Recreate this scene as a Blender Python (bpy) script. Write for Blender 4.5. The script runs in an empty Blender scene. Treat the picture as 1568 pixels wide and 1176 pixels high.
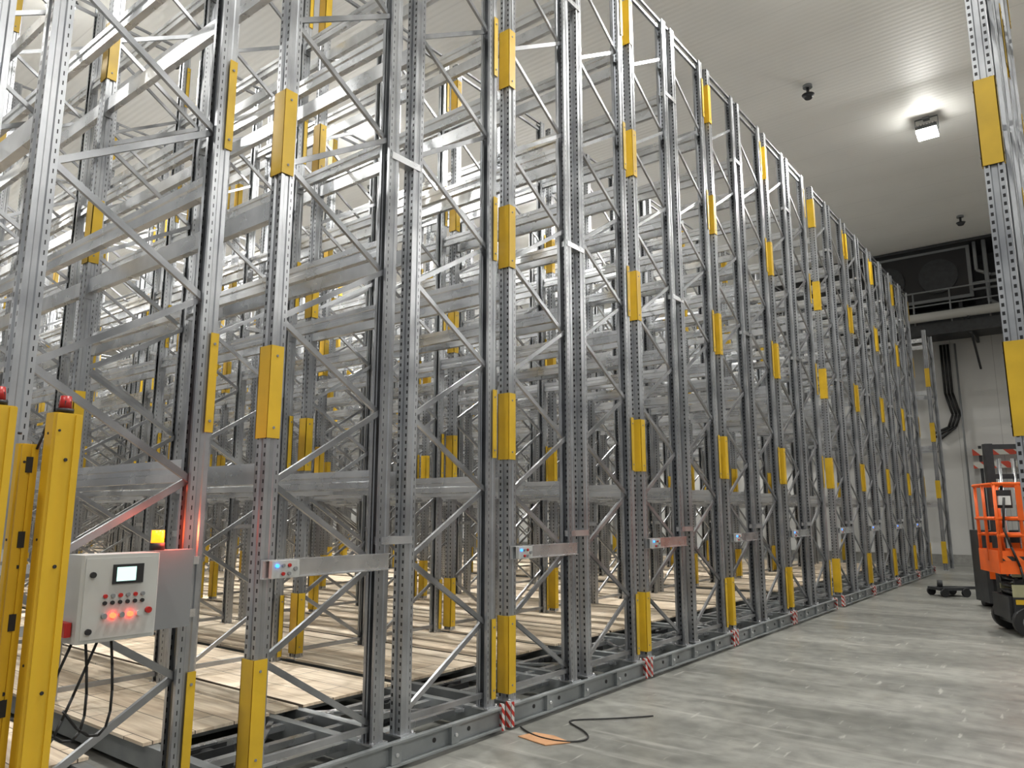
import bpy, math, random
from mathutils import Vector, Matrix
random.seed(3)
scene = bpy.context.scene
COL = scene.collection

# ------------------------------------------------------------------ materials
def new_mat(name):
    m = bpy.data.materials.new(name); m.use_nodes = True
    nt = m.node_tree
    return m, nt, nt.nodes['Principled BSDF']

def simple(name, col, rough=0.5, metal=0.0, emit=None, es=0.0, noise=0.0, nscale=8.0, bump=0.0):
    m, nt, b = new_mat(name)
    b.inputs['Base Color'].default_value = (*col, 1)
    b.inputs['Roughness'].default_value = rough
    b.inputs['Metallic'].default_value = metal
    if emit:
        b.inputs['Emission Color'].default_value = (*emit, 1)
        b.inputs['Emission Strength'].default_value = es
    if noise > 0:
        tc = nt.nodes.new('ShaderNodeTexCoord')
        n = nt.nodes.new('ShaderNodeTexNoise'); n.inputs['Scale'].default_value = nscale; n.inputs['Detail'].default_value = 5
        r = nt.nodes.new('ShaderNodeValToRGB')
        r.color_ramp.elements[0].position = 0.3; r.color_ramp.elements[1].position = 0.7
        r.color_ramp.elements[0].color = (*[c*(1-noise) for c in col], 1)
        r.color_ramp.elements[1].color = (*[min(1, c*(1+noise)) for c in col], 1)
        nt.links.new(tc.outputs['Object'], n.inputs['Vector'])
        nt.links.new(n.outputs['Fac'], r.inputs['Fac'])
        nt.links.new(r.outputs['Color'], b.inputs['Base Color'])
    return m

def math_node(nt, op, a=None, b=None, va=None, vb=None):
    n = nt.nodes.new('ShaderNodeMath'); n.operation = op
    if a is not None: nt.links.new(a, n.inputs[0])
    elif va is not None: n.inputs[0].default_value = va
    if b is not None: nt.links.new(b, n.inputs[1])
    elif vb is not None: n.inputs[1].default_value = vb
    return n.outputs[0]

def galv(name, c0, c1, holes=False, metal=0.8, rough=0.36):
    m, nt, b = new_mat(name)
    tc = nt.nodes.new('ShaderNodeTexCoord')
    n = nt.nodes.new('ShaderNodeTexNoise'); n.inputs['Scale'].default_value = 3.0; n.inputs['Detail'].default_value = 6
    nt.links.new(tc.outputs['Object'], n.inputs['Vector'])
    r = nt.nodes.new('ShaderNodeValToRGB')
    r.color_ramp.elements[0].position = 0.32; r.color_ramp.elements[1].position = 0.68
    r.color_ramp.elements[0].color = (*c0, 1); r.color_ramp.elements[1].color = (*c1, 1)
    nt.links.new(n.outputs['Fac'], r.inputs['Fac'])
    rr = nt.nodes.new('ShaderNodeMapRange'); rr.inputs['To Min'].default_value = rough-0.08; rr.inputs['To Max'].default_value = rough+0.12
    nt.links.new(n.outputs['Fac'], rr.inputs['Value']); nt.links.new(rr.outputs[0], b.inputs['Roughness'])
    b.inputs['Metallic'].default_value = metal
    out = r.outputs['Color']
    if holes:
        uv = nt.nodes.new('ShaderNodeUVMap'); uv.uv_map = 'UVMap'
        sx = nt.nodes.new('ShaderNodeSeparateXYZ'); nt.links.new(uv.outputs[0], sx.inputs[0])
        au = math_node(nt, 'ABSOLUTE', sx.outputs[0])
        hu = math_node(nt, 'LESS_THAN', au, vb=0.0075)
        fr = math_node(nt, 'FRACT', math_node(nt, 'MULTIPLY', sx.outputs[1], vb=20.0))
        hv = math_node(nt, 'LESS_THAN', math_node(nt, 'ABSOLUTE', math_node(nt, 'SUBTRACT', fr, vb=0.5)), vb=0.22)
        mask = math_node(nt, 'MULTIPLY', hu, hv)
        mx = nt.nodes.new('ShaderNodeMix'); mx.data_type = 'RGBA'
        nt.links.new(mask, mx.inputs['Factor']); nt.links.new(out, mx.inputs['A']); mx.inputs['B'].default_value = (0.01, 0.01, 0.011, 1)
        out = mx.outputs['Result']
        nt.links.new(math_node(nt, 'MULTIPLY', math_node(nt, 'SUBTRACT', None, mask, va=1.0), vb=metal), b.inputs['Metallic'])
    nt.links.new(out, b.inputs['Base Color'])
    return m

M = {}
M['upr'] = galv('galvanised_perforated', (0.29, 0.30, 0.315), (0.48, 0.495, 0.51), True, 0.82, 0.32)
M['galv'] = galv('galvanised_steel', (0.55, 0.565, 0.585), (0.80, 0.815, 0.83), False, 0.92, 0.26)
M['brace'] = galv('galvanised_brace', (0.24, 0.25, 0.26), (0.44, 0.45, 0.465), False, 0.85, 0.32)
M['base'] = galv('base_steel', (0.24, 0.26, 0.265), (0.36, 0.38, 0.385), False, 0.5, 0.42)
M['yel'] = simple('yellow_guard', (0.60, 0.385, 0.018), 0.42, 0, noise=0.14, nscale=4)
M['yel2'] = simple('yellow_powdercoat', (0.62, 0.385, 0.018), 0.38, 0, noise=0.08, nscale=3)
M['black'] = simple('black_rubber', (0.012, 0.012, 0.013), 0.55)
M['dark'] = simple('dark_steel', (0.035, 0.037, 0.040), 0.45, 0.3, noise=0.2)
M['mid'] = simple('grey_paint', (0.20, 0.21, 0.215), 0.5)
M['white'] = simple('light_grey_enclosure', (0.46, 0.47, 0.45), 0.4, noise=0.04)
M['red'] = simple('red_plastic', (0.40, 0.015, 0.012), 0.35)
M['redled'] = simple('red_led', (0.8, 0.02, 0.01), 0.3, 0, (1, 0.03, 0.01), 14)
M['blueled'] = simple('blue_led', (0.02, 0.1, 0.9), 0.3, 0, (0.03, 0.2, 1), 4)
M['amber'] = simple('amber_beacon_lens', (0.9, 0.35, 0.01), 0.3, 0, (1, 0.28, 0.01), 2.2)
M['screen'] = simple('lcd_screen', (0.5, 0.8, 0.7), 0.3, 0, (0.6, 0.95, 0.85), 0.9)
M['whitep'] = simple('white_paint', (0.75, 0.75, 0.73), 0.45)
M['pipe'] = simple('insulated_pipe', (0.42, 0.42, 0.40), 0.5)
M['orange'] = simple('orange_paint', (0.85, 0.13, 0.012), 0.4, noise=0.06)
M['cream'] = simple('cream_paint', (0.42, 0.41, 0.25), 0.45)
M['lens'] = simple('lamp_lens', (1, 1, 1), 0.4, 0, (1, 0.98, 0.92), 120)
M['card'] = simple('cardboard', (0.48, 0.26, 0.13), 0.8, noise=0.15)
M['wire'] = simple('cable_black', (0.01, 0.01, 0.01), 0.5)

def wood_mat():
    m, nt, b = new_mat('plywood_deck')
    tc = nt.nodes.new('ShaderNodeTexCoord')
    br = nt.nodes.new('ShaderNodeTexBrick')
    br.inputs['Scale'].default_value = 1.0
    br.inputs['Brick Width'].default_value = 1.3; br.inputs['Row Height'].default_value = 0.28
    br.inputs['Mortar Size'].default_value = 0.004; br.inputs['Mortar'].default_value = (0.12, 0.09, 0.06, 1)
    br.inputs['Color1'].default_value = (0.90, 0.78, 0.61, 1); br.inputs['Color2'].default_value = (0.66, 0.53, 0.38, 1)
    br.inputs['Bias'].default_value = -0.2
    nt.links.new(tc.outputs['Object'], br.inputs['Vector'])
    mp = nt.nodes.new('ShaderNodeMapping'); mp.inputs['Scale'].default_value = (1.5, 22, 5)
    nt.links.new(tc.outputs['Object'], mp.inputs['Vector'])
    n = nt.nodes.new('ShaderNodeTexNoise'); n.inputs['Scale'].default_value = 1.5; n.inputs['Detail'].default_value = 6
    nt.links.new(mp.outputs[0], n.inputs['Vector'])
    mx = nt.nodes.new('ShaderNodeMix'); mx.data_type = 'RGBA'; mx.blend_type = 'MULTIPLY'; mx.inputs['Factor'].default_value = 0.6
    r = nt.nodes.new('ShaderNodeValToRGB')
    r.color_ramp.elements[0].position = 0.35; r.color_ramp.elements[0].color = (0.6, 0.52, 0.44, 1); r.color_ramp.elements[1].position = 0.6
    nt.links.new(n.outputs['Fac'], r.inputs['Fac'])
    nt.links.new(br.outputs['Color'], mx.inputs['A']); nt.links.new(r.outputs['Color'], mx.inputs['B'])
    nt.links.new(mx.outputs['Result'], b.inputs['Base Color'])
    b.inputs['Roughness'].default_value = 0.6
    return m
M['wood'] = wood_mat()

def hazard(name, c1, c2, scale=9.0):
    m, nt, b = new_mat(name)
    tc = nt.nodes.new('ShaderNodeTexCoord'); sx = nt.nodes.new('ShaderNodeSeparateXYZ')
    nt.links.new(tc.outputs['Object'], sx.inputs[0])
    s = math_node(nt, 'ADD', math_node(nt, 'ADD', sx.outputs[1], sx.outputs[2]), sx.outputs[0])
    f = math_node(nt, 'FRACT', math_node(nt, 'MULTIPLY', s, vb=scale))
    g = math_node(nt, 'GREATER_THAN', f, vb=0.5)
    mx = nt.nodes.new('ShaderNodeMix'); mx.data_type = 'RGBA'
    nt.links.new(g, mx.inputs['Factor']); mx.inputs['A'].default_value = (*c1, 1); mx.inputs['B'].default_value = (*c2, 1)
    nt.links.new(mx.outputs['Result'], b.inputs['Base Color']); b.inputs['Roughness'].default_value = 0.5
    return m
M['haz'] = hazard('red_white_tape', (0.45, 0.03, 0.02), (0.6, 0.6, 0.58), 14)
M['hazbk'] = hazard('red_white_board', (0.5, 0.06, 0.03), (0.55, 0.55, 0.5), 2.0)
M['hazor'] = hazard('orange_black_tape', (0.85, 0.16, 0.02), (0.02, 0.02, 0.02), 7.0)

def floor_mat():
    m, nt, b = new_mat('concrete_floor')
    tc = nt.nodes.new('ShaderNodeTexCoord')
    def noise(scale, det=6, mpscale=None, rot=0.5):
        n = nt.nodes.new('ShaderNodeTexNoise'); n.inputs['Scale'].default_value = scale; n.inputs['Detail'].default_value = det
        if mpscale:
            mp = nt.nodes.new('ShaderNodeMapping'); mp.inputs['Scale'].default_value = mpscale
            mp.inputs['Rotation'].default_value = (0, 0, rot)
            nt.links.new(tc.outputs['Object'], mp.inputs['Vector']); nt.links.new(mp.outputs[0], n.inputs['Vector'])
        else:
            nt.links.new(tc.outputs['Object'], n.inputs['Vector'])
        return n.outputs['Fac']
    def ramp(fac, p0, c0, p1, c1):
        r = nt.nodes.new('ShaderNodeValToRGB'); e = r.color_ramp.elements
        e[0].position = p0; e[0].color = (*c0, 1); e[1].position = p1; e[1].color = (*c1, 1)
        nt.links.new(fac, r.inputs['Fac']); return r.outputs['Color']
    a = ramp(noise(0.7, 8, (0.6, 1.6, 1), 0.1), 0.36, (0.17, 0.172, 0.155), 0.66, (0.32, 0.32, 0.29))
    c = ramp(noise(7, 9), 0.3, (0.66, 0.66, 0.66), 0.62, (1, 1, 1))
    d = ramp(noise(1.6, 8, (0.4, 5, 1)), 0.56, (0, 0, 0), 0.74, (0.6, 0.6, 0.6))
    d2 = ramp(noise(3.0, 9, (5, 0.8, 1), 0.9), 0.64, (0, 0, 0), 0.71, (0.75, 0.75, 0.75))
    m1 = nt.nodes.new('ShaderNodeMix'); m1.data_type = 'RGBA'; m1.blend_type = 'MULTIPLY'; m1.inputs['Factor'].default_value = 1
    nt.links.new(a, m1.inputs['A']); nt.links.new(c, m1.inputs['B'])
    m2 = nt.nodes.new('ShaderNodeMix'); m2.data_type = 'RGBA'
    nt.links.new(math_node(nt, 'MAXIMUM', d, d2), m2.inputs['Factor']); nt.links.new(m1.outputs['Result'], m2.inputs['A']); m2.inputs['B'].default_value = (0.44, 0.435, 0.40, 1)
    sx = nt.nodes.new('ShaderNodeSeparateXYZ'); nt.links.new(tc.outputs['Object'], sx.inputs[0])
    def joint(o, period, off, w):
        f = math_node(nt, 'FRACT', math_node(nt, 'DIVIDE', math_node(nt, 'ADD', o, vb=off), vb=period))
        return math_node(nt, 'LESS_THAN', f, vb=w/period)
    j = math_node(nt, 'MAXIMUM', joint(sx.outputs[0], 6.0, 102.2, 0.012), joint(sx.outputs[1], 6.0, 101.0, 0.012))
    m3 = nt.nodes.new('ShaderNodeMix'); m3.data_type = 'RGBA'
    nt.links.new(math_node(nt, 'MULTIPLY', j, vb=0.5), m3.inputs['Factor']); nt.links.new(m2.outputs['Result'], m3.inputs['A']); m3.inputs['B'].default_value = (0.1, 0.1, 0.09, 1)
    nt.links.new(m3.outputs['Result'], b.inputs['Base Color'])
    rr = nt.nodes.new('ShaderNodeMapRange'); rr.inputs['To Min'].default_value = 0.22; rr.inputs['To Max'].default_value = 0.55
    nt.links.new(noise(2.5), rr.inputs['Value']); nt.links.new(rr.outputs[0], b.inputs['Roughness'])
    return m
M['floor'] = floor_mat()

def panel_mat(name, col, axis, period, seam, rib_period=None, rough=0.5, metal=0.0, dark=0.55):
    m, nt, b = new_mat(name)
    tc = nt.nodes.new('ShaderNodeTexCoord'); sx = nt.nodes.new('ShaderNodeSeparateXYZ')
    nt.links.new(tc.outputs['Object'], sx.inputs[0])
    o = sx.outputs[axis]
    f = math_node(nt, 'FRACT', math_node(nt, 'DIVIDE', math_node(nt, 'ADD', o, vb=200.0), vb=period))
    s = math_node(nt, 'LESS_THAN', f, vb=seam/period)
    n = nt.nodes.new('ShaderNodeTexNoise'); n.inputs['Scale'].default_value = 0.35; n.inputs['Detail'].default_value = 5
    nt.links.new(tc.outputs['Object'], n.inputs['Vector'])
    r = nt.nodes.new('ShaderNodeValToRGB'); r.color_ramp.elements[0].position = 0.3; r.color_ramp.elements[1].position = 0.7
    r.color_ramp.elements[0].color = (*[c*0.88 for c in col], 1); r.color_ramp.elements[1].color = (*col, 1)
    nt.links.new(n.outputs['Fac'], r.inputs['Fac'])
    mx = nt.nodes.new('ShaderNodeMix'); mx.data_type = 'RGBA'
    nt.links.new(s, mx.inputs['Factor']); nt.links.new(r.outputs['Color'], mx.inputs['A']); mx.inputs['B'].default_value = (*[c*dark for c in col], 1)
    nt.links.new(mx.outputs['Result'], b.inputs['Base Color'])
    b.inputs['Roughness'].default_value = rough; b.inputs['Metallic'].default_value = metal
    if rib_period:
        w = math_node(nt, 'SINE', math_node(nt, 'MULTIPLY', o, vb=2*math.pi/rib_period))
        bp = nt.nodes.new('ShaderNodeBump'); bp.inputs['Strength'].default_value = 0.06; bp.inputs['Distance'].default_value = 0.012
        nt.links.new(w, bp.inputs['Height']); nt.links.new(bp.outputs['Normal'], b.inputs['Normal'])
    return m
M['ceil'] = panel_mat('ceiling_panel', (0.88, 0.88, 0.85), 1, 1.15, 0.02, 0.12, 0.5, dark=0.85)
M['wall'] = panel_mat('wall_panel', (0.60, 0.60, 0.58), 0, 1.15, 0.015, None, 0.5, dark=0.6)
M['wally'] = panel_mat('wall_panel_side', (0.66, 0.66, 0.64), 1, 1.15, 0.015, None, 0.5, dark=0.6)
M['kerb'] = simple('concrete_kerb', (0.33, 0.33, 0.31), 0.8, noise=0.15)

# ------------------------------------------------------------------ mesh builder
class MB:
    def __init__(s):
        s.v = []; s.f = []; s.m = []; s.uv = []; s.mats = []; s.sm = []
    def mi(s, k):
        if k not in s.mats: s.mats.append(k)
        return s.mats.index(k)
    def face(s, idx, k, uv=None, smooth=False):
        s.f.append(idx); s.m.append(s.mi(k)); s.uv.append(uv or [(1.0, 0.0)]*len(idx)); s.sm.append(smooth)
    def box(s, x0, x1, y0, y1, z0, z1, k, mat=None):
        b = len(s.v)
        P = [(x0,y0,z0),(x1,y0,z0),(x1,y1,z0),(x0,y1,z0),(x0,y0,z1),(x1,y0,z1),(x1,y1,z1),(x0,y1,z1)]
        if mat: P = [tuple(mat @ Vector(p)) for p in P]
        s.v += P
        for q in ((0,3,2,1),(4,5,6,7),(0,1,5,4),(1,2,6,5),(2,3,7,6),(3,0,4,7)):
            s.face([b+i for i in q], k)
    def cbox(s, x0, x1, y0, y1, z0, z1, k, c=0.01):
        pts = [(x0+c,y0),(x1-c,y0),(x1,y0+c),(x1,y1-c),(x1-c,y1),(x0+c,y1),(x0,y1-c),(x0,y0+c)]
        s.prism([(p[0],p[1],z0) for p in pts], (0,0,z1-z0), k)
    def prism(s, pts, d, k):
        b = len(s.v); n = len(pts)
        s.v += [tuple(p) for p in pts]; s.v += [(p[0]+d[0], p[1]+d[1], p[2]+d[2]) for p in pts]
        s.face([b+i for i in reversed(range(n))], k); s.face([b+n+i for i in range(n)], k)
        for i in range(n):
            j = (i+1) % n; s.face([b+i, b+j, b+n+j, b+n+i], k)
    def bar(s, p, q, w, t, k, up=(1,0,0)):
        p = Vector(p); q = Vector(q); d = q-p; L = d.length; d.normalize()
        u = Vector(up); u = (u - d*u.dot(d)).normalized(); w2 = d.cross(u)
        mt = Matrix((( *u, 0), (*w2, 0), (*d, 0), (0,0,0,1))).transposed(); mt.translation = p
        s.box(-t/2, t/2, -w/2, w/2, 0, L, k, mt)
    def cyl(s, p, q, r, k, n=12, r2=None):
        p = Vector(p); q = Vector(q); d = (q-p).normalized(); r2 = r if r2 is None else r2
        u = Vector((0,0,1)) if abs(d.z) < 0.9 else Vector((1,0,0)); u = (u-d*u.dot(d)).normalized(); w = d.cross(u)
        b = len(s.v)
        for c, rr in ((p, r), (q, r2)):
            for i in range(n):
                a = 2*math.pi*i/n; s.v.append(tuple(c + u*(rr*math.cos(a)) + w*(rr*math.sin(a))))
        for i in range(n):
            j = (i+1) % n; s.face([b+i, b+j, b+n+j, b+n+i], k, smooth=True)
        s.face([b+i for i in reversed(range(n))], k); s.face([b+n+i for i in range(n)], k)
    def tube(s, pts, r, k, n=8):
        for a, b in zip(pts[:-1], pts[1:]): s.cyl(a, b, r, k, n)
    def upright(s, x, y, z0, z1, sgn, k='upr'):
        # open omega section; outer perforated face towards sgn*Y, stepped flanges
        path = [(-.028,.09,0),(-.05,.09,0),(-.05,.058,2),(-.044,.052,0),(-.044,.030,0),(-.05,.024,0),(-.05,.0,0),(-.02,.0,1),(-.014,.012,0),
                (.014,.012,0),(.02,0,0),(.05,0,1),(.05,.024,0),(.044,.030,0),(.044,.052,0),(.05,.058,0),(.05,.09,2),(.028,.09,0)]
        pts = [(x+px, y + sgn*(.045-py)) for px, py, h in path]
        b = len(s.v)
        for p in pts: s.v.append((p[0], p[1], z0)); s.v.append((p[0], p[1], z1))
        for i in range(len(pts)-1):
            L = math.hypot(pts[i+1][0]-pts[i][0], pts[i+1][1]-pts[i][1])
            h = path[i+1][2]
            if h:
                q = L/2*(1 if h == 1 else 2.6)
                uv = [(-q, z0), (q, z0), (q, z1), (-q, z1)]
            else: uv = None
            s.face([b+2*i, b+2*i+2, b+2*i+3, b+2*i+1], k, uv)
    def obj(s, name, loc=(0,0,0), rot=(0,0,0), parent=None):
        me = bpy.data.meshes.new(name); me.from_pydata(s.v, [], s.f)
        for k in s.mats: me.materials.append(M[k])
        uvl = me.uv_layers.new(name='UVMap')
        me.polygons.foreach_set('material_index', s.m); me.polygons.foreach_set('use_smooth', s.sm)
        flat = []
        for u in s.uv:
            for a in u: flat += [a[0], a[1]]
        uvl.data.foreach_set('uv', flat)
        me.update()
        return inst(me, name, loc, rot, parent)

def inst(me, name, loc=(0,0,0), rot=(0,0,0), parent=None):
    o = bpy.data.objects.new(name, me); COL.objects.link(o); o.location = loc; o.rotation_euler = rot
    if parent: o.parent = parent
    return o

# ------------------------------------------------------------------ racking
BAY = 2.65
ROWS = [0.0, 0.86, 1.10, 1.96]
LEVELS = [1.82, 3.43, 5.04, 6.65]
TOP = 7.7
MARK = [(.24,.81),(2.02,2.56),(3.63,4.18),(5.28,5.83),(6.89,7.45)]

def frame(mb, x, rows, sign_outer, top, wrap):
    yo, yi = rows; so = sign_outer
    mb.upright(x, yo, .18, top, so); mb.upright(x, yi, .18, top, -so)
    for y in rows:
        mb.box(x-.075, x+.075, y-.065, y+.065, .178, .19, 'galv')
        for dx in (-.062, .062): mb.cyl((x+dx, y+.05*so, .19), (x+dx, y+.05*so, .205), .01, 'galv', 6)
    a = yo - so*.03; b = yi + so*.03
    z = .30; side = 0; k = 0
    while z + .49 < top - .05:
        z2 = z + .49
        dx = .008 if k % 2 else -.008
        mb.bar((x+dx, (b if side == 0 else a), z), (x+dx, (a if side == 0 else b), z2), .034, .022, 'brace')
        z = z2; side = 1-side; k += 1
    mb.bar((x, a, .27), (x, b, .27), .035, .03, 'brace')
    mb.bar((x, a, top-.12), (x, b, top-.12), .035, .03, 'brace')
    yf = yo + so*.053
    for z0, z1 in MARK:
        if z1 > top: continue
        mb.box(x-.059, x+.059, min(yf, yf-so*.006), max(yf, yf-so*.006), z0, z1, 'yel')
        for xs in (-1, 1):
            xa = x + xs*.059; mb.box(min(xa, xa-xs*.006), max(xa, xa-xs*.006), min(yf, yf-so*wrap), max(yf, yf-so*wrap), z0, z1, 'yel')
            for zz in (z0+.06, z1-.06):
                mb.cyl((x+xs*.059, yf-so*wrap*.5, zz), (x+xs*.063, yf-so*wrap*.5, zz), .008, 'mid', 6)

def beam(mb, x0, x1, y, z, s, k='galv'):
    prof = [(-.025,-.06),(-.025,-.02),(-.014,-.012),(-.014,.012),(-.025,.02),(-.025,.06),(.025,.06),(.025,-.06)]
    pts = [(x0, y + s*-1*py, z+pz) for py, pz in prof]
    mb.prism(pts, (x1-x0, 0, 0), k)
    for xx in (x0, x1-.006):
        mb.box(xx, xx+.006, y-.045, y+.03, z-.11, z+.09, 'brace')

def rack_mesh(nb, beams=True):
    mb = MB()
    L = nb*BAY
    for i in range(nb+1):
        x = -i*BAY
        frame(mb, x, (ROWS[0], ROWS[1]), -1, TOP, .085)
        frame(mb, x, (ROWS[3], ROWS[2]), 1, TOP, .045)
        for z in (1.42, 4.1, 6.7):
            mb.box(x-.02, x+.055, ROWS[1]-.02, ROWS[2]+.02, z-.025, z+.025, 'galv')
        mb.box(x-.015, x+.015, -.04, 2.0, TOP-.015, TOP+.01, 'brace')
    for i in range(nb if beams else 0):
        x1 = -i*BAY-.05; x0 = -(i+1)*BAY+.05
        for z in LEVELS:
            for y, s in ((ROWS[0], 1), (ROWS[1], -1), (ROWS[2], 1), (ROWS[3], -1)):
                beam(mb, x0, x1, y, z, s)
    for y in ROWS:
        s = .035
        mb.box(-L-.1, .06, y-s, y+s, .165, .178, 'base'); mb.box(-L-.1, .06, y-s, y-s+.008, .04, .166, 'base'); mb.box(-L-.1, .06, y+s-.008, y+s, .04, .166, 'base')
    for xe in (.06, -L-.1):
        mb.box(xe, xe+.008, -.09, 2.05, .03, .178, 'base')
        mb.box(xe, xe+.05, -.09, 2.05, .165, .178, 'base'); mb.box(xe, xe+.05, -.09, 2.05, .03, .042, 'base')
    for y in (.25, .6, 1.35, 1.7):
        mb.cyl((.066, y, .1), (.072, y, .1), .016, 'black', 10)
    for y in (.43, .98, 1.53):
        mb.box(.06, .1, y-.04, y+.04, .045, .165, 'base')
        mb.cyl((.1, y, .1), (.112, y, .1), .013, 'galv', 6)
    x = -.22
    while x > -L:
        mb.box(x-.03, x+.03, -.03, 1.99, .12, .16, 'galv' if x > -1.1 else 'base')
        x -= .33 if x > -1.2 else 1.325
    mb.bar((-.15, .05, .15), (-1.0, .82, .15), .04, .02, 'galv', (0,0,1))
    mb.bar((-.15, 1.9, .15), (-1.0, 1.14, .15), .04, .02, 'galv', (0,0,1))
    for i in range(nb+1):
        x = -i*BAY - .75
        if x < -L: break
        for y in (.2, 1.76):
            mb.cyl((x-.03, y, .085), (x+.03, y, .085), .078, 'dark', 16)
            mb.box(x-.05, x-.04, y-.15, y+.15, .03, .165, 'dark'); mb.box(x+.04, x+.05, y-.15, y+.15, .03, .165, 'dark')
    for i in range(nb):
        xa = -1.05 if i == 0 else -i*BAY-.002
        xb = -(i+1)*BAY+.002
        for (ya, yb) in ((-.06, .84), (.88, 1.08), (1.12, 2.02)):
            mb.box(xb, xa, ya, yb, .181, .201, 'wood')
    for y in (-.095, 2.052):
        mb.box(.065, .105, y-.004, y+.004, .02, .2, 'haz')
    for ya, yb in ((-.09, -.06), (2.02, 2.05)):
        mb.box(.111, .116, ya, yb, .02, .2, 'haz')
    mb.box(.065, .085, -.05, .88, 1.245, 1.335, 'galv'); mb.box(.065, .1, -.05, .88, 1.335, 1.342, 'galv'); mb.box(.065, .1, -.05, .88, 1.238, 1.245, 'galv')
    mb.box(.101, .13, -.02, .16, 1.243, 1.337, 'white'); mb.box(.085, .101, 0, .14, 1.25, 1.33, 'mid')
    for (y, z, k, r) in ((.01, 1.31, 'blueled', .010), (.05, 1.31, 'mid', .01), (.05, 1.265, 'red', .01), (.09, 1.31, 'red', .01), (.09, 1.265, 'mid', .01), (.13, 1.29, 'mid', .012)):
        mb.cyl((.13, y, z), (.141, y, z), r, k, 10)
    return mb

big = rack_mesh(14)
starts = [.12, 2.516, 4.74, 6.96, 9.18, 11.42, 14.0, 16.28, 18.56, 20.84]
first = None
for i, s0 in enumerate(starts):
    if first is None: first = big.obj('mobile_pallet_rack', (-3.75, s0, 0))
    else: inst(first.data, 'mobile_pallet_rack', (-3.75, s0, 0))
small = rack_mesh(4, False)
rs = None
for s0 in (5.04, 7.28, 17.0, 19.24):
    if rs is None: rs = small.obj('mobile_pallet_rack', (-.29, s0+1.96, 0), (0, 0, math.pi))
    else: inst(rs.data, 'mobile_pallet_rack', (-.29, s0+1.96, 0), (0, 0, math.pi))

mb = MB()
for i in range(10):
    x = -i*BAY
    for yy in (0, 1.05):
        mb.upright(x, yy, 0.0, 6.9, -1 if yy == 0 else 1)
        mb.box(x-.075, x+.075, yy-.065, yy+.065, 0, .012, 'galv')
    z = .2; sd = 0
    while z+.6 < 6.9:
        mb.bar((x, 1.02 if sd == 0 else .03, z), (x, .03 if sd == 0 else 1.02, z+.6), .034, .022, 'brace'); z += .6; sd = 1-sd
    for z0, z1 in ((.2,.8),(2.0,2.5),(3.6,4.15),(5.2,5.75)):
        mb.box(x-.06, x+.06, -.055, -.047, z0, z1, 'yel'); mb.box(x+.053, x+.06, -.05, .02, z0, z1, 'yel')
    if i < 9:
        for z in (1.82, 3.43, 5.04, 6.6):
            beam(mb, x-BAY+.05, x-.05, 0, z, 1); beam(mb, x-BAY+.05, x-.05, 1.05, z, -1)
mb.obj('fixed_pallet_rack', (-3.6, 24.3, 0))

mb = MB()
for i in range(15):
    x = -3.75 - i*BAY - .75
    mb.box(x-.04, x+.04, -2.5, 24.0, 0.001, .007, 'dark')
mb.obj('floor_rails')

# ------------------------------------------------------------------ room shell
XL, XR, YN, YF, H = -43.0, 12.0, -6.0, 27.5, 9.9
def shell(name, x0, x1, y0, y1, z0, z1, k):
    m = MB(); m.box(x0, x1, y0, y1, z0, z1, k); return m.obj(name)
shell('floor', XL, XR, YN, YF, -.2, 0, 'floor')
shell('ceiling', XL, XR, YN, YF, H, H+.2, 'ceil')
shell('wall_far', XL, XR, YF, YF+.2, 0, H, 'wall')
shell('wall_left', XL-.2, XL, YN, YF, 0, H, 'wally')
shell('baseboard_far', XL, XR, YF-.12, YF, 0, .3, 'kerb')
shell('baseboard_left', XL, XL+.12, YN, YF-.12, 0, .3, 'kerb')

# ------------------------------------------------------------------ ceiling floodlights
TILT = -16
mb = MB()
mb.box(-.2, .2, -.16, .16, -.10, -.02, 'dark')
mb.prism([(-.2,-.16,-.10),(.2,-.16,-.10),(.2,.16,-.10),(-.2,.16,-.10)], (0,0,-.012), 'dark')
mb.box(-.19, .19, -.15, .15, -.16, -.1121, 'lens')
for i in range(7): mb.box(-.18+i*.055, -.17+i*.055, -.14, .14, -.02, .03, 'dark')
R = Matrix.Rotation(math.radians(TILT), 4, 'X')
mb.v = [tuple(R @ Vector(p)) for p in mb.v]
for sx in (-1, 1): mb.box(sx*.215-.006, sx*.215+.006, -.02, .02, -.06, .24, 'mid')
mb.box(-.22, .22, -.02, .02, .23, .24, 'mid'); mb.box(-.06, .06, -.06, .06, .2, .25, 'mid')
flood = None
for x in (8, -2.08, -12.2, -22.3, -32.4):
    for y in (-2, 4, 10.5, 17, 23.5):
        if x == -2.08 and y == 23.5: continue
        loc = (x, y, H-.25)
        if flood is None: flood = mb.obj('ceiling_floodlight', loc); o = flood
        else: o = inst(flood.data, 'ceiling_floodlight', loc)
        ld = bpy.data.lights.new('flood_lamp', 'AREA'); ld.shape = 'RECTANGLE'; ld.size = .35; ld.size_y = .27
        ld.energy = 310 if x > -5 else 560; ld.color = (1.0, .98, .94)
        lo = bpy.data.objects.new('flood_lamp', ld); COL.objects.link(lo); lo.parent = o
        lo.location = R @ Vector((0, 0, -.175)); lo.rotation_euler = (math.radians(TILT), 0, 0)

mb = MB()
mb.cyl((0,0,0), (0,0,-.05), .09, 'mid', 16); mb.cyl((0,0,-.05), (0,0,-.2), .03, 'dark', 10); mb.cyl((0,0,-.2), (0,0,-.28), .12, 'dark', 16, .07)
d0 = None
for x, y in ((-3.7, 14.2), (-2.3, 23.6), (-12.5, 6.0), (-14, 12)):
    if d0 is None: d0 = mb.obj('smoke_detector', (x, y, H))
    else: inst(d0.data, 'smoke_detector', (x, y, H))

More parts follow.
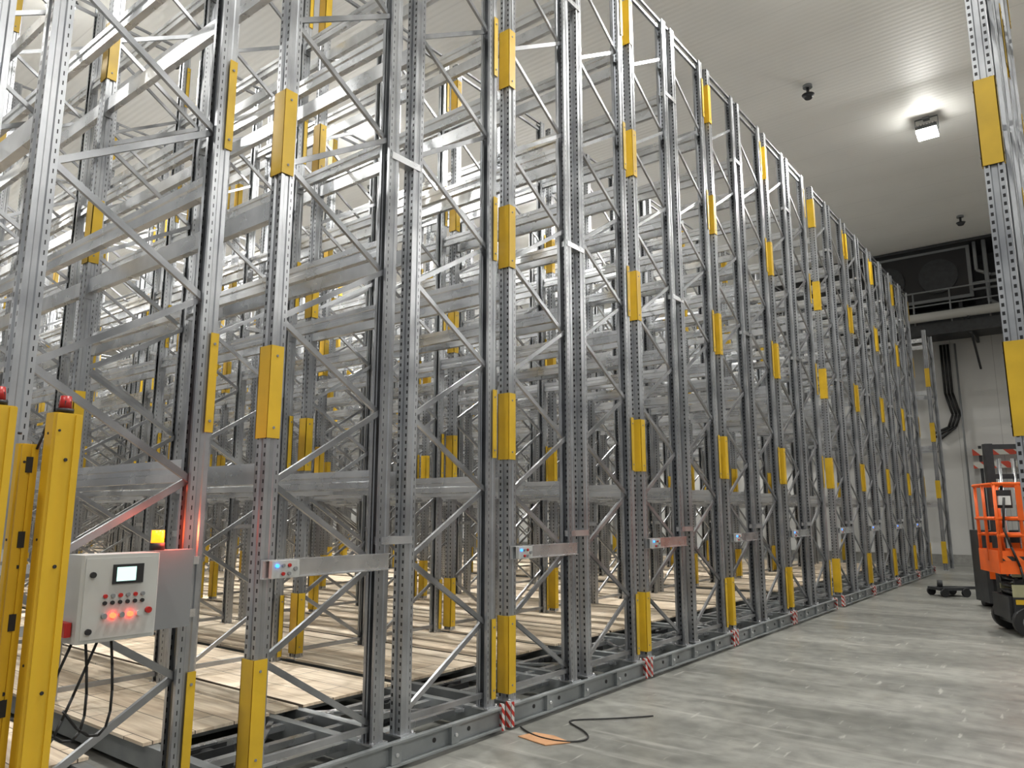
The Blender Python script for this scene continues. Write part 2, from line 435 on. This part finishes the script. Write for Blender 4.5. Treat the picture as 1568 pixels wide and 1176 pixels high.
# ------------------------------------------------------------------ evaporator platform
mb = MB()
x0, x1 = -9.0, 6.0
mb.box(x0, x1, 25.7, 27.48, 7.15, 7.3, 'dark')
mb.box(x0, x1, 25.62, 25.7, 7.0, 7.35, 'dark')
for i in range(8):
    x = x0+.3+i*2.05
    mb.box(x-.04, x+.04, 25.7, 27.48, 6.95, 7.15, 'dark')
    mb.bar((x, 25.9, 7.0), (x, 27.4, 6.1), .06, .06, 'dark')
mb.cyl((x0, 25.5, 7.55), (x1, 25.5, 7.55), .14, 'pipe', 14)
for i in range(8): mb.box(x0+.3+i*2.05-.03, x0+.3+i*2.05+.03, 25.45, 25.65, 7.35, 7.42, 'dark')
for z in (7.95, 8.4): mb.cyl((x0, 25.66, z), (x1, 25.66, z), .025, 'mid', 8)
for i in range(16): mb.cyl((x0+i, 25.66, 7.3), (x0+i, 25.66, 8.4), .025, 'mid', 8)
mb.box(-8.6, -2.5, 26.2, 27.4, 8.2, 9.75, 'dark')
mb.box(-8.7, -2.4, 26.1, 26.2, 8.15, 9.8, 'mid')
mb.box(-8.6, -2.5, 26.09, 26.1, 8.25, 9.72, 'black')
for i in range(4):
    mb.cyl((-7.8+i*1.5, 26.12, 8.95), (-7.8+i*1.5, 26.03, 8.95), .55, 'dark', 24)
for sx in (-8.3, -2.8, -5.5): mb.box(sx-.05, sx+.05, 26.3, 26.4, 7.3, 8.2, 'dark')
mb.box(-1.5, 5.5, 26.4, 27.4, 7.5, 9.5, 'dark')
for i in range(4):
    mb.cyl((-.7+i*1.7, 26.4, 8.6), (-.7+i*1.7, 26.3, 8.6), .6, 'black', 24)
    mb.cyl((-.7+i*1.7, 26.31, 8.6), (-.7+i*1.7, 26.25, 8.6), .15, 'mid', 12)
mb.tube([(-2.0, 25.9, 9.85), (-2.0, 25.9, 7.9), (-1.6, 25.9, 7.6), (1, 25.9, 7.6)], .06, 'mid')
mb.tube([(-2.25, 25.9, 9.85), (-2.25, 25.9, 8.9), (-1.9, 25.95, 8.7), (1, 25.95, 8.7)], .05, 'mid')
for s0 in (.3, .5): mb.cyl((-2.4, 25.9, 8+s0), (-1.4, 25.9, 8+s0), .04, 'mid')
mb.box(x0, x1, 27.40, 27.48, 7.3, 9.88, 'dark')
mb.box(x0, x1, 25.7, 27.48, 9.8, 9.88, 'dark')
mb.obj('evaporator_platform')

mb = MB()
for k in range(3):
    o = k*.1
    mb.tube([(-3.6+o, 27.4, 7.0), (-3.6+o, 27.4, 5.4), (-3.45+o, 27.4, 4.7), (-3.6+o, 27.4, 4.3), (-4.1+o, 27.4, 4.1-o)], .04, 'wire')
mb.tube([(-3.2, 27.4, 7.0), (-3.2, 27.4, .3)], .03, 'mid')
mb.obj('wall_cables')
mb = MB()
for z in (2.95, 3.35): mb.box(-3.0, 0.5, 27.18, 27.23, z, z+.2, 'hazbk')
for x in (-2.8, -1.2, .3): mb.box(x-.04, x+.04, 27.23, 27.33, 0, 3.65, 'dark')
mb.obj('crash_barrier_board')
mb = MB(); mb.cbox(-1.75, -1.45, 27.38, 27.499, 4.5, 4.8, 'mid'); mb.cyl((-1.6, 27.38, 4.65), (-1.6, 27.30, 4.65), .07, 'dark'); mb.obj('wall_junction_box')

# ------------------------------------------------------------------ main control cabinet
mb = MB()
bx0, bx1 = -3.68, -3.52
mb.cbox(bx0, bx1, 1.47, 1.815, 1.04, 1.415, 'white', .008)
fx = bx1
mb.box(fx, fx+.004, 1.485, 1.80, 1.055, 1.40, 'white')
mb.box(fx+.004, fx+.012, 1.60, 1.735, 1.285, 1.37, 'black'); mb.box(fx+.012, fx+.014, 1.615, 1.70, 1.297, 1.358, 'screen')
for i in range(6):
    mb.cyl((fx, 1.575+i*.033, 1.235), (fx+.014, 1.575+i*.033, 1.235), .009, 'mid' if i % 2 else 'red', 10)
    mb.cyl((fx, 1.575+i*.033, 1.205), (fx+.012, 1.575+i*.033, 1.205), .009, 'black', 10)
for i, k in enumerate(('mid', 'redled', 'mid', 'redled', 'white')):
    mb.cyl((fx, 1.575+i*.038, 1.15), (fx+.018, 1.575+i*.038, 1.15), .012, k, 12)
mb.cyl((fx, 1.77, 1.16), (fx+.02, 1.77, 1.16), .014, 'red', 12)
for z in (1.09, 1.33): mb.cyl((fx+.004, 1.515, z), (fx+.016, 1.515, z), .013, 'black', 10)
mb.cbox(-3.68, -3.60, 1.82, 2.03, 1.05, 1.42, 'mid', .006)
mb.box(-3.70, -3.68, 1.2, 2.1, 1.08, 1.12, 'galv'); mb.box(-3.70, -3.68, 1.2, 2.1, 1.34, 1.38, 'galv')
mb.cbox(-3.66, -3.56, 1.44, 1.468, 1.07, 1.13, 'red', .005)
mb.cyl((-3.65, 1.86, 1.42), (-3.65, 1.86, 1.455), .035, 'black', 14); mb.cyl((-3.65, 1.86, 1.455), (-3.65, 1.86, 1.515), .03, 'amber', 14)
for k in range(4):
    y = 1.5+k*.055; pts = []
    for t in range(9):
        a = t/8; pts.append((-3.62, y + .10*math.sin(a*3.1)*(1 if k % 2 else -.6) - .18*a, 1.04 - .5*math.sin(a*2.2) + .12*a))
    mb.tube(pts, .006, 'wire', 6)
cab = mb.obj('rack_control_cabinet')
pl = bpy.data.lights.new('beacon_glow', 'POINT'); pl.energy = 4; pl.color = (1, .08, .03); pl.shadow_soft_size = .04
po = bpy.data.objects.new('beacon_lamp', pl); COL.objects.link(po); po.parent = cab; po.location = (-3.60, 1.92, 1.50)

# ------------------------------------------------------------------ yellow safety posts
def post(loc, h, w, d, rot, lamp):
    m = MB()
    m.box(-.11, .11, -.11, .11, 0, .012, 'yel2')
    m.cbox(-w/2, w/2, -d/2, d/2, .012, h, 'yel2', .012)
    m.box(w/2-.004, w/2+.006, -d/2+.005, -d/2+.03, .012, h-.005, 'yel2'); m.box(w/2-.004, w/2+.006, d/2-.03, d/2-.005, .012, h-.005, 'yel2')
    for z in (.5, .95, 1.4, 1.8):
        if z < h: m.cyl((w/2, 0, z), (w/2+.004, 0, z), .007, 'black', 8); m.cyl((0, -d/2-.002, z+.1), (0, -d/2+.01, z+.1), .005, 'black', 8)
    m.cyl((w/2+.005, -d/2+.017, h-.07), (w/2+.009, -d/2+.017, h-.07), .005, 'black', 8)
    if lamp:
        m.box(-.02, .02, -.012, .012, h, h+.05, 'dark'); m.cyl((0,0,h+.005), (0,0,h+.02), .032, 'black', 14); m.cyl((0,0,h+.02), (0,0,h+.07), .024, 'red', 14, .02)
    return m.obj('safety_light_curtain_post', loc, (0,0,rot))
post((-3.16, 1.20, 0), 1.98, .08, .105, .1, True)
post((-3.14, .965, 0), 1.985, .085, .105, .1, True)
m = post((-3.24, 1.11, 0), 1.86, .05, .07, .1, False)
mb = MB()
for z in (1.78, 1.5, 1.2, .9): mb.box(.026, .034, -.012, .012, z-.03, z+.03, 'black')
mb.tube([(.035, .02, 1.84), (.05, .03, 1.9), (.03, .05, 1.95)], .005, 'wire', 6)
mb.obj('sensor_modules', (0,0,0), (0,0,0), m)

# ------------------------------------------------------------------ scissor lift
mb = MB()
Lx, Wy = 2.4, .82
mb.cbox(.12, Lx-.12, .06, Wy-.06, .14, .42, 'dark', .03)
mb.box(.10, Lx-.10, .02, .06, .2, .50, 'dark'); mb.box(.10, Lx-.10, Wy-.06, Wy-.02, .2, .50, 'dark')
mb.box(.45, 2.0, .012, .02, .38, .49, 'cream')
mb.box(.06, .12, .08, Wy-.08, .2, .5, 'dark')
mb.box(.12, .34, .008, .02, .41, .47, 'yel2'); mb.box(.5, .7, .005, .013, .24, .34, 'whitep'); mb.box(.8, 1.2, .005, .013, .22, .34, 'cream')
for x in (.25, Lx-.33):
    for ya, yb in ((-.06, .07), (Wy-.07, Wy+.06)):
        mb.cyl((x, ya, .19), (x, yb, .19), .19, 'black', 24)
        e = ya-.004 if ya < 0 else yb
        mb.cyl((x, e, .19), (x, e+.004, .19), .1, 'mid', 16)
mb.box(.1, Lx-.1, .03, .05, .5, .66, 'cream')
for k in range(4):
    z = .50+k*.095
    for y in (.12, Wy-.18):
        mb.bar((.15, y+.03*(k % 2), z), (Lx-.15, y+.03*(k % 2), z+.06), .07, .04, 'cream' if k % 2 else 'dark', (0,1,0))
    for x in (.18, Lx/2, Lx-.18): mb.cyl((x, .1, z+.03), (x, Wy-.1, z+.03), .025, 'dark', 10)
mb.box(0, Lx, 0, Wy, .90, .95, 'dark')
mb.box(-.02, Lx, -.012, 0, .80, 1.10, 'orange'); mb.box(-.02, Lx, Wy, Wy+.012, .80, 1.10, 'orange'); mb.box(-.03, -.02, 0, Wy, .80, 1.10, 'orange')
mb.box(.0, 2.3, -.018, -.012, .97, 1.03, 'hazor')
zt = 1.98
def rail(y):
    for z in (zt, 1.52, 1.3): mb.cyl((-.02, y, z), (Lx, y, z), .024, 'orange', 10)
    for x in (-.0, .28, .62, 1.2, 1.8, Lx): mb.cyl((x, y, .95), (x, y, zt), .022, 'orange', 10)
rail(0.0); rail(Wy)
for x in (-.02, Lx):
    for z in (zt, 1.52): mb.cyl((x, 0, z), (x, Wy, z), .021, 'orange', 10)
    mb.cyl((x, Wy/2, .95), (x, Wy/2, zt), .02, 'orange', 10)
mb.box(.24, 1.35, -.03, -.02, 1.50, 1.96, 'orange'); mb.box(.45, 1.35, -.03, -.02, 1.12, 1.48, 'orange')
mb.cbox(.02, .22, .04, .28, 1.66, 1.9, 'dark', .02); mb.box(.04, .18, -.02, .04, 1.7, 1.82, 'whitep')
mb.cyl((.14, .16, 1.9), (.14, .16, 2.0), .02, 'black', 8)
mb.tube([(.1, -.03, 1.8), (.05, -.05, 1.4), (.12, -.04, 1.15), (.2, -.03, .9), (.25, -.02, .6)], .015, 'wire', 6)
lift = mb.obj('scissor_lift', (-1.12, 11.98, 0), (0, 0, .38))
def text(body, size, loc, mat, par):
    c = bpy.data.curves.new('decal', 'FONT'); c.body = body; c.size = size; c.extrude = .001; c.materials.append(M[mat])
    o = bpy.data.objects.new('decal_text', c); COL.objects.link(o); o.parent = par; o.location = loc; o.rotation_euler = (math.pi/2, 0, 0)
text('JLG', .13, (.36, -.033, 1.8), 'black', lift)
text('1532', .14, (.47, -.033, 1.3), 'black', lift)
text('HORIZON', .11, (.3, -.019, .86), 'black', lift)

mb = MB()
for x in (0, .52):
    mb.box(x-.06, x+.06, 0, .12, .05, 2.75, 'dark'); mb.box(x-.03, x+.03, .12, .2, .08, 2.6, 'mid')
for z in (.4, 1.5, 2.2, 2.7): mb.box(-.03, .55, .03, .09, z-.04, z+.04, 'dark')
mb.cyl((.15, .06, .3), (.15, .06, 2.5), .035, 'galv', 12); mb.cyl((.37, .06, .3), (.37, .06, 2.5), .035, 'galv', 12)
mb.cbox(-.12, .64, .25, .95, .1, 1.3, 'dark', .06); mb.box(-.1, .62, .24, .25, .5, 1.1, 'orange')
for x in (.08, .44): mb.box(x-.07, x+.07, -.9, 0, .05, .11, 'dark'); mb.cyl((x-.05, -.8, .05), (x+.05, -.8, .05), .05, 'black', 12)
mb.cyl((-.05, .8, .1), (.57, .8, .1), .1, 'black', 16)
mb.tube([(.26, .95, 1.0), (.26, 1.25, 1.2), (.26, 1.35, 1.15)], .03, 'dark')
mb.obj('pallet_stacker', (-1.40, 14.9, 0), (0, 0, .45))

mb = MB()
mb.bar((0,0,.16), (.9,.1,.14), .05, .05, 'dark'); mb.bar((.9,.1,.14), (1.25,.05,.35), .035, .035, 'dark')
mb.box(-.08, .5, -.2, .2, .12, .17, 'dark')
for x in (0, .42):
    for y in (-.22, .22): mb.cyl((x, y-.025, .08), (x, y+.025, .08), .08, 'black', 16)
mb.cyl((.05, 0, .17), (.05, 0, .3), .05, 'dark'); mb.cyl((1.0, -.03, .1), (1.0, .03, .1), .1, 'black')
mb.obj('equipment_dolly', (-2.68, 16.9, 0), (0, 0, .7))

mb = MB()
mb.prism([(-3.5, 4.55, .002), (-3.22, 4.50, .002), (-3.12, 4.66, .002), (-3.30, 4.72, .002), (-3.46, 4.70, .002)], (0,0,.006), 'card')
mb.obj('cardboard_scrap')
cu = bpy.data.curves.new('floor_cable', 'CURVE'); cu.dimensions = '3D'; cu.bevel_depth = .006
cu.materials.append(M['wire'])
for P in ([(-3.62,4.74),(-3.45,4.62),(-3.2,4.60),(-3.07,4.70),(-3.05,4.83),(-3.22,4.98),(-3.46,5.08),(-3.38,5.2),(-3.15,5.4),(-2.98,5.635)],):
    sp = cu.splines.new('NURBS'); sp.points.add(len(P)-1)
    for i, p in enumerate(P): sp.points[i].co = (p[0], p[1], .009, 1)
    sp.use_endpoint_u = True
co = bpy.data.objects.new('floor_cable', cu); COL.objects.link(co)

# ------------------------------------------------------------------ world + camera
w = bpy.data.worlds.new('World'); scene.world = w; w.use_nodes = True
w.node_tree.nodes['Background'].inputs[0].default_value = (.98, .99, 1, 1)
w.node_tree.nodes['Background'].inputs[1].default_value = .36
scene.view_settings.view_transform = 'Standard'
scene.view_settings.exposure = 0.12
cam = bpy.data.cameras.new('camera'); cam.sensor_width = 36; cam.lens = 26.17; cam.clip_end = 200
c = bpy.data.objects.new('camera', cam); COL.objects.link(c)
c.location = (0, 0, 1.6); c.rotation_euler = (math.radians(90+9.8), 0, math.radians(38.0))
scene.camera = c
